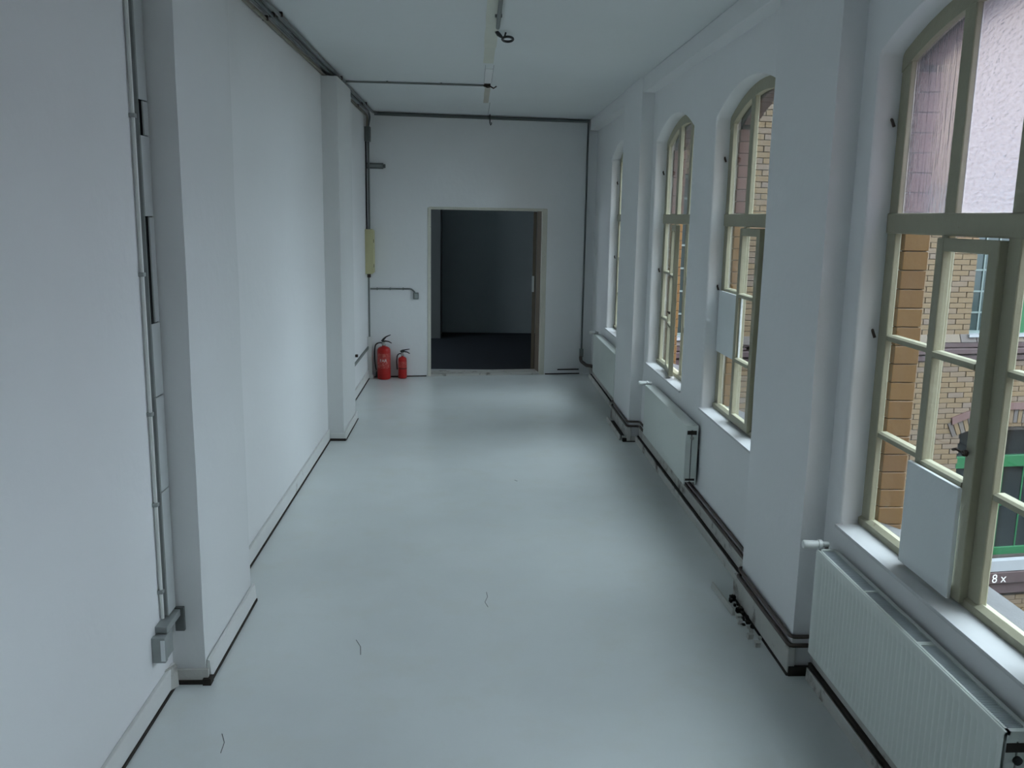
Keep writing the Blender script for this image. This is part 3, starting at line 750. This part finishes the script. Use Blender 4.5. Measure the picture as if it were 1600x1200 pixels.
# ceiling branch conduit to the middle
pipe('branch_conduit', [(-1.18, 8.72, 3.245), (-.5, 8.76, 3.247), (.10, 8.80, 3.248)], .009, greypipe, 'thin grey conduit crossing the ceiling from the left pipes to its middle', clips=[(-.8, 8.742, 3.25, .008, .014, .01), (-.3, 8.772, 3.25, .008, .014, .01)])
b = nb(); bx(b, .10, .16, 8.75, 8.83, 3.238, ZC)
for q in (((.10, 8.79, 3.243), (.13, 8.74, 3.225), (.15, 8.80, 3.235)), ((.15, 8.79, 3.245), (.19, 8.80, 3.225), (.215, 8.78, 3.24))): tube(b, q, .007, 6)
tag(obj('ceiling_terminal', b, rust, smooth=True), 'rusty wire terminal in mid-ceiling at the end of the branch conduit', 'terminal')
pipe('ceiling_conduit', [(.12, YB+.1, 3.243), (.135, 2, 3.243), (.155, 6.12, 3.243)], .013, greypipe, 'straight grey conduit running down the middle of the near ceiling', clips=[(.15, 5.8, 3.25, .022, .01, .01)])
# ring hook
b = nb(); n = 22
pts = [(.228+.036*math.cos(2*math.pi*k/n), 6.34+.03*math.sin(2*math.pi*k/n), 3.215-.010*math.sin(2*math.pi*k/n)) for k in range(n)]
tube(b, pts+[pts[0]], .0085, 7, cap=False); 
tube(b, [(.15, 6.30, 3.255), (.165, 6.31, 3.24), (.188, 6.335, 3.226)], .012, 7, rr=[.012, .015, .009]); tube(b, [(.215, 6.34, 3.258), (.205, 6.34, 3.225)], .006, 6)
tag(obj('ceiling_ring_hook', b, blackm, smooth=True), 'black iron ring hook on the ceiling at the end of the middle conduit', 'hook')
b = nb(); tube(b, [(.205, 11.35, ZC), (.205, 11.34, 3.16), (.215, 11.33, 3.13), (.225, 11.33, 3.145), (.222, 11.33, 3.165)], .006, 6)
tag(obj('small_ceiling_hook', b, blackm, smooth=True), 'tiny black hook hanging from the ceiling just before the end wall', 'hook')
# filled chase in the ceiling
for x0, x1, y0, y1, m in ((.075, .165, 5.2, 6.9, patchm), (.08, .16, 6.9, 7.6, patchm), (.10, .165, 7.9, 8.7, plaster), (.11, .165, 8.85, 10.2, patchb)):
    b = nb(); N = 10; L = []; R_ = []
    for k in range(N+1):
        y = y0+(y1-y0)*k/N; L.append((x0+.006*noise.noise(Vector((y*3, 1, 0))), y)); R_.append((x1+.006*noise.noise(Vector((y*3, 5, 0))), y))
    prism(b, L+R_[::-1], 'z', ZC-.003, ZC+.001); obj('plaster_patch', b, m, parent=ceiling)
b = nb(); bx(b, .180, .184, 10.2, 11.3, ZC-.003, ZC+.001); bx(b, .098, .1, 7.7, 8.72, ZC-.003, ZC+.001); bx(b, .166, .168, 7.7, 8.72, ZC-.003, ZC+.001); obj('crack', b, darkpipe, parent=ceiling)

# corner of left wall and end wall
b = nb(); bx(b, -1.298, -1.232, 11.14, 11.26, 2.90, 3.07); tag(obj('junction_box', b, darkpipe, bevel=.004), 'dark grey box under the ceiling pipes in the far left corner', 'junction box')
pipe('corner_conduit', [(-1.288, 11.20, 2.95), (-1.288, 11.20, 1.85)], .010, blackm, 'black cable run dropping from the ceiling box to the cream cabinet', 'conduit')
pipe('corner_conduit', [(-1.262, 11.24, 2.92), (-1.262, 11.24, 1.85)], .013, greypipe, 'grey conduit beside the black cable run above the cream cabinet', 'conduit')
cab = thing('fuse_cabinet', 'narrow cream metal cabinet on the far left corner', 'cabinet', (-1.26, 11.2, 1.32)); off = Vector((-1.26, 11.2, 1.32))
b = nb(); bx(b, -1.300, -1.215, 11.08, 11.27, 1.32, 1.86); obj('body', b, creambox, parent=cab, off=off, bevel=.006)
b = nb(); bx(b, -1.216, -1.200, 11.09, 11.26, 1.335, 1.845); dr = obj('door', b, creambox, parent=cab, off=off, bevel=.004)
b = nb(); bx(b, -1.201, -1.196, 11.10, 11.112, 1.40, 1.44); bx(b, -1.201, -1.196, 11.10, 11.112, 1.70, 1.74); obj('hinge', b, rust, parent=dr, off=off)
pipe('corner_conduit', [(-1.275, 11.22, 1.33), (-1.275, 11.22, .52)], .011, greypipe, 'grey conduit dropping below the cream cabinet towards the floor', 'conduit')
b = nb(); bx(b, -1.29, -1.25, 11.19, 11.24, 1.27, 1.325); tag(obj('cable_gland', b, rust, bevel=.004), 'rusty cable gland on the underside of the cream cabinet', 'gland')
pipe('socket_conduit', [(-1.265, ey(-1.265, -.012), 1.125), (-.76, ey(-.76, -.012), 1.125), (-.718, ey(-.718, -.012), 1.085), (-.715, ey(-.715, -.012), 1.07)], .0095, greypipe, 'thin grey conduit running level to the light switch left of the doorway', 'conduit', clips=[(x, ey(x, -.01), 1.125, .006, .01, .016) for x in (-1.18, -1.02, -.86)])
sw = thing('light_switch', 'small grey surface-mounted switch left of the doorway', 'switch', (-.705, ey(-.705), 1.04), RZ)
b = nb(); bx(b, -.034, .034, -.042, 0, -.045, .04); obj('box', b, greypipe, parent=sw, bevel=.006)
b = nb(); bx(b, -.02, .02, -.049, -.042, -.028, .022); obj('rocker', b, galv, parent=sw, bevel=.003)
# bracket high on the end wall
br2 = thing('wall_bracket', 'short dark twin-rail metal bracket high on the end wall', 'bracket', (-1.19, ey(-1.19), 2.62), RZ)
b = nb(); bx(b, -.125, .10, -.03, -.004, .018, .034); obj('rail', b, darkpipe, parent=br2, bevel=.003)
b = nb(); bx(b, -.125, .10, -.03, -.004, -.034, -.018); obj('rail', b, darkpipe, parent=br2, bevel=.003)
b = nb(); bx(b, -.125, .10, -.006, 0, -.03, .03); obj('back_plate', b, galv, parent=br2)
b = nb(); bx(b, .095, .125, -.04, 0, -.024, .022); obj('end_cap', b, darkpipe, parent=br2, bevel=.006)
# lower dado and trunking in the last left bay
b = nb(); bx(b, -1.305, -1.262, 8.92, 11.285, .11, .40)
for v in b.verts: pass
b.free()
b = nb(); bx(b, -1.30, -1.285, 9.3, 11.2, .375, .41); tag(obj('wall_trunking', b, greypipe, bevel=.003), 'grey cable trunking low on the left wall beside the fire extinguishers', 'trunking')
b = nb(); bx(b, -1.30, -1.245, 11.20, 11.275, .0, .53); bx(b, -1.30, -1.225, 11.18, 11.27, 0, .05); obj('trim_2', b, baseleft, bevel=.006, kind='structure')
b = nb(); bx(b, -1.30, -1.27, 10.0, 10.03, .46, .49); tag(obj('wall_plug', b, rust, bevel=.003), 'small rusty plug on the left wall above the low trunking', 'plug')

# open cable trunking in the corner by the nearest left pilaster
tr = thing('vertical_trunking', 'grey metal cable trunking rising in the corner by the nearest left pilaster', 'trunking', (-1.29, 3.65, .36)); off = Vector((-1.29, 3.65, .36))
b = nb(); bx(b, -1.30, -1.296, 3.612, 3.70, .36, ZC); bx(b, -1.30, -1.276, 3.612, 3.617, .36, ZC); bx(b, -1.30, -1.276, 3.695, 3.70, .36, ZC); obj('channel', b, galv, parent=tr, off=off)
for z0, z1, w0 in ((.36, .9, 3.610), (.905, 1.30, 3.610), (1.305, 1.60, 3.610), (1.605, 2.02, 3.652), (2.025, 2.33, 3.610), (2.335, 2.46, 3.652), (2.465, ZC, 3.610)):
    b = nb(); bx(b, -1.278, -1.272, w0, 3.702, z0, z1); obj('cover', b, coverm, parent=tr, off=off)
b = nb(); tube(b, [(-1.288, 3.65, .4), (-1.286, 3.655, 1.5), (-1.288, 3.66, 2.3), (-1.288, 3.65, ZC)], .006, 6); tube(b, [(-1.286, 3.67, .4), (-1.289, 3.672, 2), (-1.288, 3.67, ZC)], .005, 6); obj('cable', b, blackm, parent=tr, off=off)
pipe('wall_conduit', [(-1.289, 3.585, ZC), (-1.289, 3.585, .36)], .008, valvem, 'thin white conduit clipped up the left wall beside the metal trunking', 'conduit', clips=[(-1.29, 3.585, z, .012, .013, .008) for z in (.48, .86, 1.24, 1.8, 2.4, 3.0)], clipm=galv)
jb = thing('floor_socket_box', 'open galvanised junction box low on the left wall by the nearest pilaster', 'junction box', (-1.28, 3.55, .21)); off = Vector((-1.28, 3.55, .21))
b = nb(); bx(b, -1.30, -1.245, 3.47, 3.50, .215, .325); bx(b, -1.30, -1.25, 3.50, 3.585, .215, .32); obj('box', b, galv, parent=jb, off=off, bevel=.003)
b = nb(); bx(b, -1.30, -1.25, 3.52, 3.70, .322, .352); obj('channel', b, galv, parent=jb, off=off, bevel=.003)
b = nb(); bx(b, -1.275, -1.235, 3.69, 3.709, .25, .36); obj('end_flange', b, darkpipe, parent=jb, off=off, bevel=.003)
b = nb(); bx(b, -1.262, -1.2455, 3.467, 3.4702, .225, .315); obj('cover_plate', b, boardm, parent=jb, off=off)

# ------------------------------------------------------------------ fire extinguishers
def extinguisher(x, y, r, h, rz, label, big):
    t = thing('fire_extinguisher', label, 'fire extinguisher', (x, y, 0), rz, 'fire extinguishers beside the doorway')
    b = nb(); k = r
    prof = [(r*.80, 0), (r*.97, .006), (r, .014), (r, h-r*.62), (r*.95, h-r*.40), (r*.80, h-r*.20), (r*.52, h-r*.05), (r*.30, h), (r*.27, h+.012)]
    lathe(b, prof, seg=32); obj('cylinder', b, redm, parent=t, smooth=True)
    b = nb(); lathe(b, [(r*.27, h+.010), (r*.33, h+.014), (r*.33, h+.028), (r*.22, h+.03), (r*.22, h+.055)], seg=18); bx(b, -r*.25, r*.2, -.012, .012, h+.03, h+.055); v = obj('valve', b, steelm, parent=t, smooth=True)
    s = 1.0 if big else .95
    b = nb(); tube(b, [(-.02, 0, h+.055), (.02, 0, h+.066), (.06, 0, h+.060), (.098*s, 0, h+.040)], .006, 8, rr=[.012, .009, .007, .005]); obj('carry_handle', b, blackm, parent=t, smooth=True)
    b = nb()
    if big: tube(b, [(-.022, 0, h+.060), (.0, 0, h+.092), (.03, 0, h+.120), (.085, 0, h+.145)], .006, 8, rr=[.016, .014, .008, .005])
    else: tube(b, [(-.022, 0, h+.062), (.0, 0, h+.078), (.03, 0, h+.086), (.09, 0, h+.098)], .006, 8, rr=[.015, .013, .008, .005])
    obj('squeeze_lever', b, blackm, parent=t, smooth=True)
    b = nb(); zb = .04 if big else .10
    if big: pts = [(-.01, 0, h+.040), (-.06, 0, h+.046), (-.105, 0, h+.02), (-r*1.42, 0, h*.85), (-r*1.40, 0, h*.55), (-r*1.20, 0, h*.30), (-r*1.12, 0, .105)]
    else: pts = [(-.01, 0, h+.036), (-.04, 0, h+.040), (-.066, 0, h+.015), (-r*1.36, 0, h*.8), (-r*1.30, 0, h*.6), (-r*1.22, 0, .11)]
    tube(b, rnd(pts, .03, 4), .0085 if big else .007, 8); obj('hose', b, blackm, parent=t, smooth=True)
    b = nb()
    if big:
        tube(b, [(-r*1.12, 0, .105), (-r*1.12, 0, .09), (-r*1.15, 0, .03)], .01, 8, rr=[.012, .008, .012]); obj('nozzle', b, blackm, parent=t, smooth=True)
        b = nb(); tube(b, [(-r*1.2, 0, .105), (-r*.9, 0, .105)], .006, 6); lathe(b, [(.014, .098), (.014, .112)], -r*1.13, 0, 0, 10); obj('hose_clip', b, steelm, parent=t, smooth=True)
    else:
        lathe(b, [(r*1.025, h*.45), (r*1.025, h*.485)], seg=28); obj('strap', b, blackm, parent=t, smooth=True)
    # printed label wrapped on the front
    b = nb(); A = 1.15; N = 16; z0, z1 = (.35*h, .80*h) if big else (.52*h, .80*h)
    lo = []; hi = []
    for k in range(N+1):
        a = -math.pi/2-A+2*A*k/N; lo.append(b.verts.new((math.cos(a)*(r+.0012), math.sin(a)*(r+.0012), z0))); hi.append(b.verts.new((math.cos(a)*(r+.0012), math.sin(a)*(r+.0012), z1)))
    for k in range(N): b.faces.new((lo[k], lo[k+1], hi[k+1], hi[k]))
    lb = obj('label', b, redlab, parent=t, smooth=True)
    if big:
        me = text_mesh('FAR', .052); me.materials.append(inkw)
        for v in me.vertices:
            xx, yy, dz = v.co; a = -math.pi/2+(xx)/r; q = r+.0025+dz
            v.co = Vector((math.cos(a)*q, math.sin(a)*q, .58*h-.015+yy))
        o = bpy.data.objects.new('lettering', me); C.objects.link(o); o.parent = lb
    b = nb(); lathe(b, [(r*.86, 0), (r*.90, .004), (r*.90, .01)], seg=28); obj('foot_ring', b, blackm if not big else redm, parent=t, smooth=True)
extinguisher(-1.095, 11.19, .083, .415, .0, 'larger red fire extinguisher with long black hose, nearer the corner', True)
extinguisher(-.868, 11.25, .054, .275, .0, 'smaller red fire extinguisher with black strap, nearer the doorway', False)

# scratches on the floor
for pts in (((.095, 4.66, 0), (.10, 4.60, 0), (.085, 4.53, 0), (.10, 4.47, 0)), ((-.55, 4.10, 0), (-.52, 4.03, 0), (-.51, 3.95, 0)), ((-.98, 3.30, 0), (-.955, 3.24, 0), (-.95, 3.17, 0)), ((.35, 6.8, 0), (.37, 6.77, 0))):
    b = nb(); tube(b, [(p[0], p[1], .0008) for p in pts], .0016, 4); obj('scratch', b, darkpipe, parent=floor)
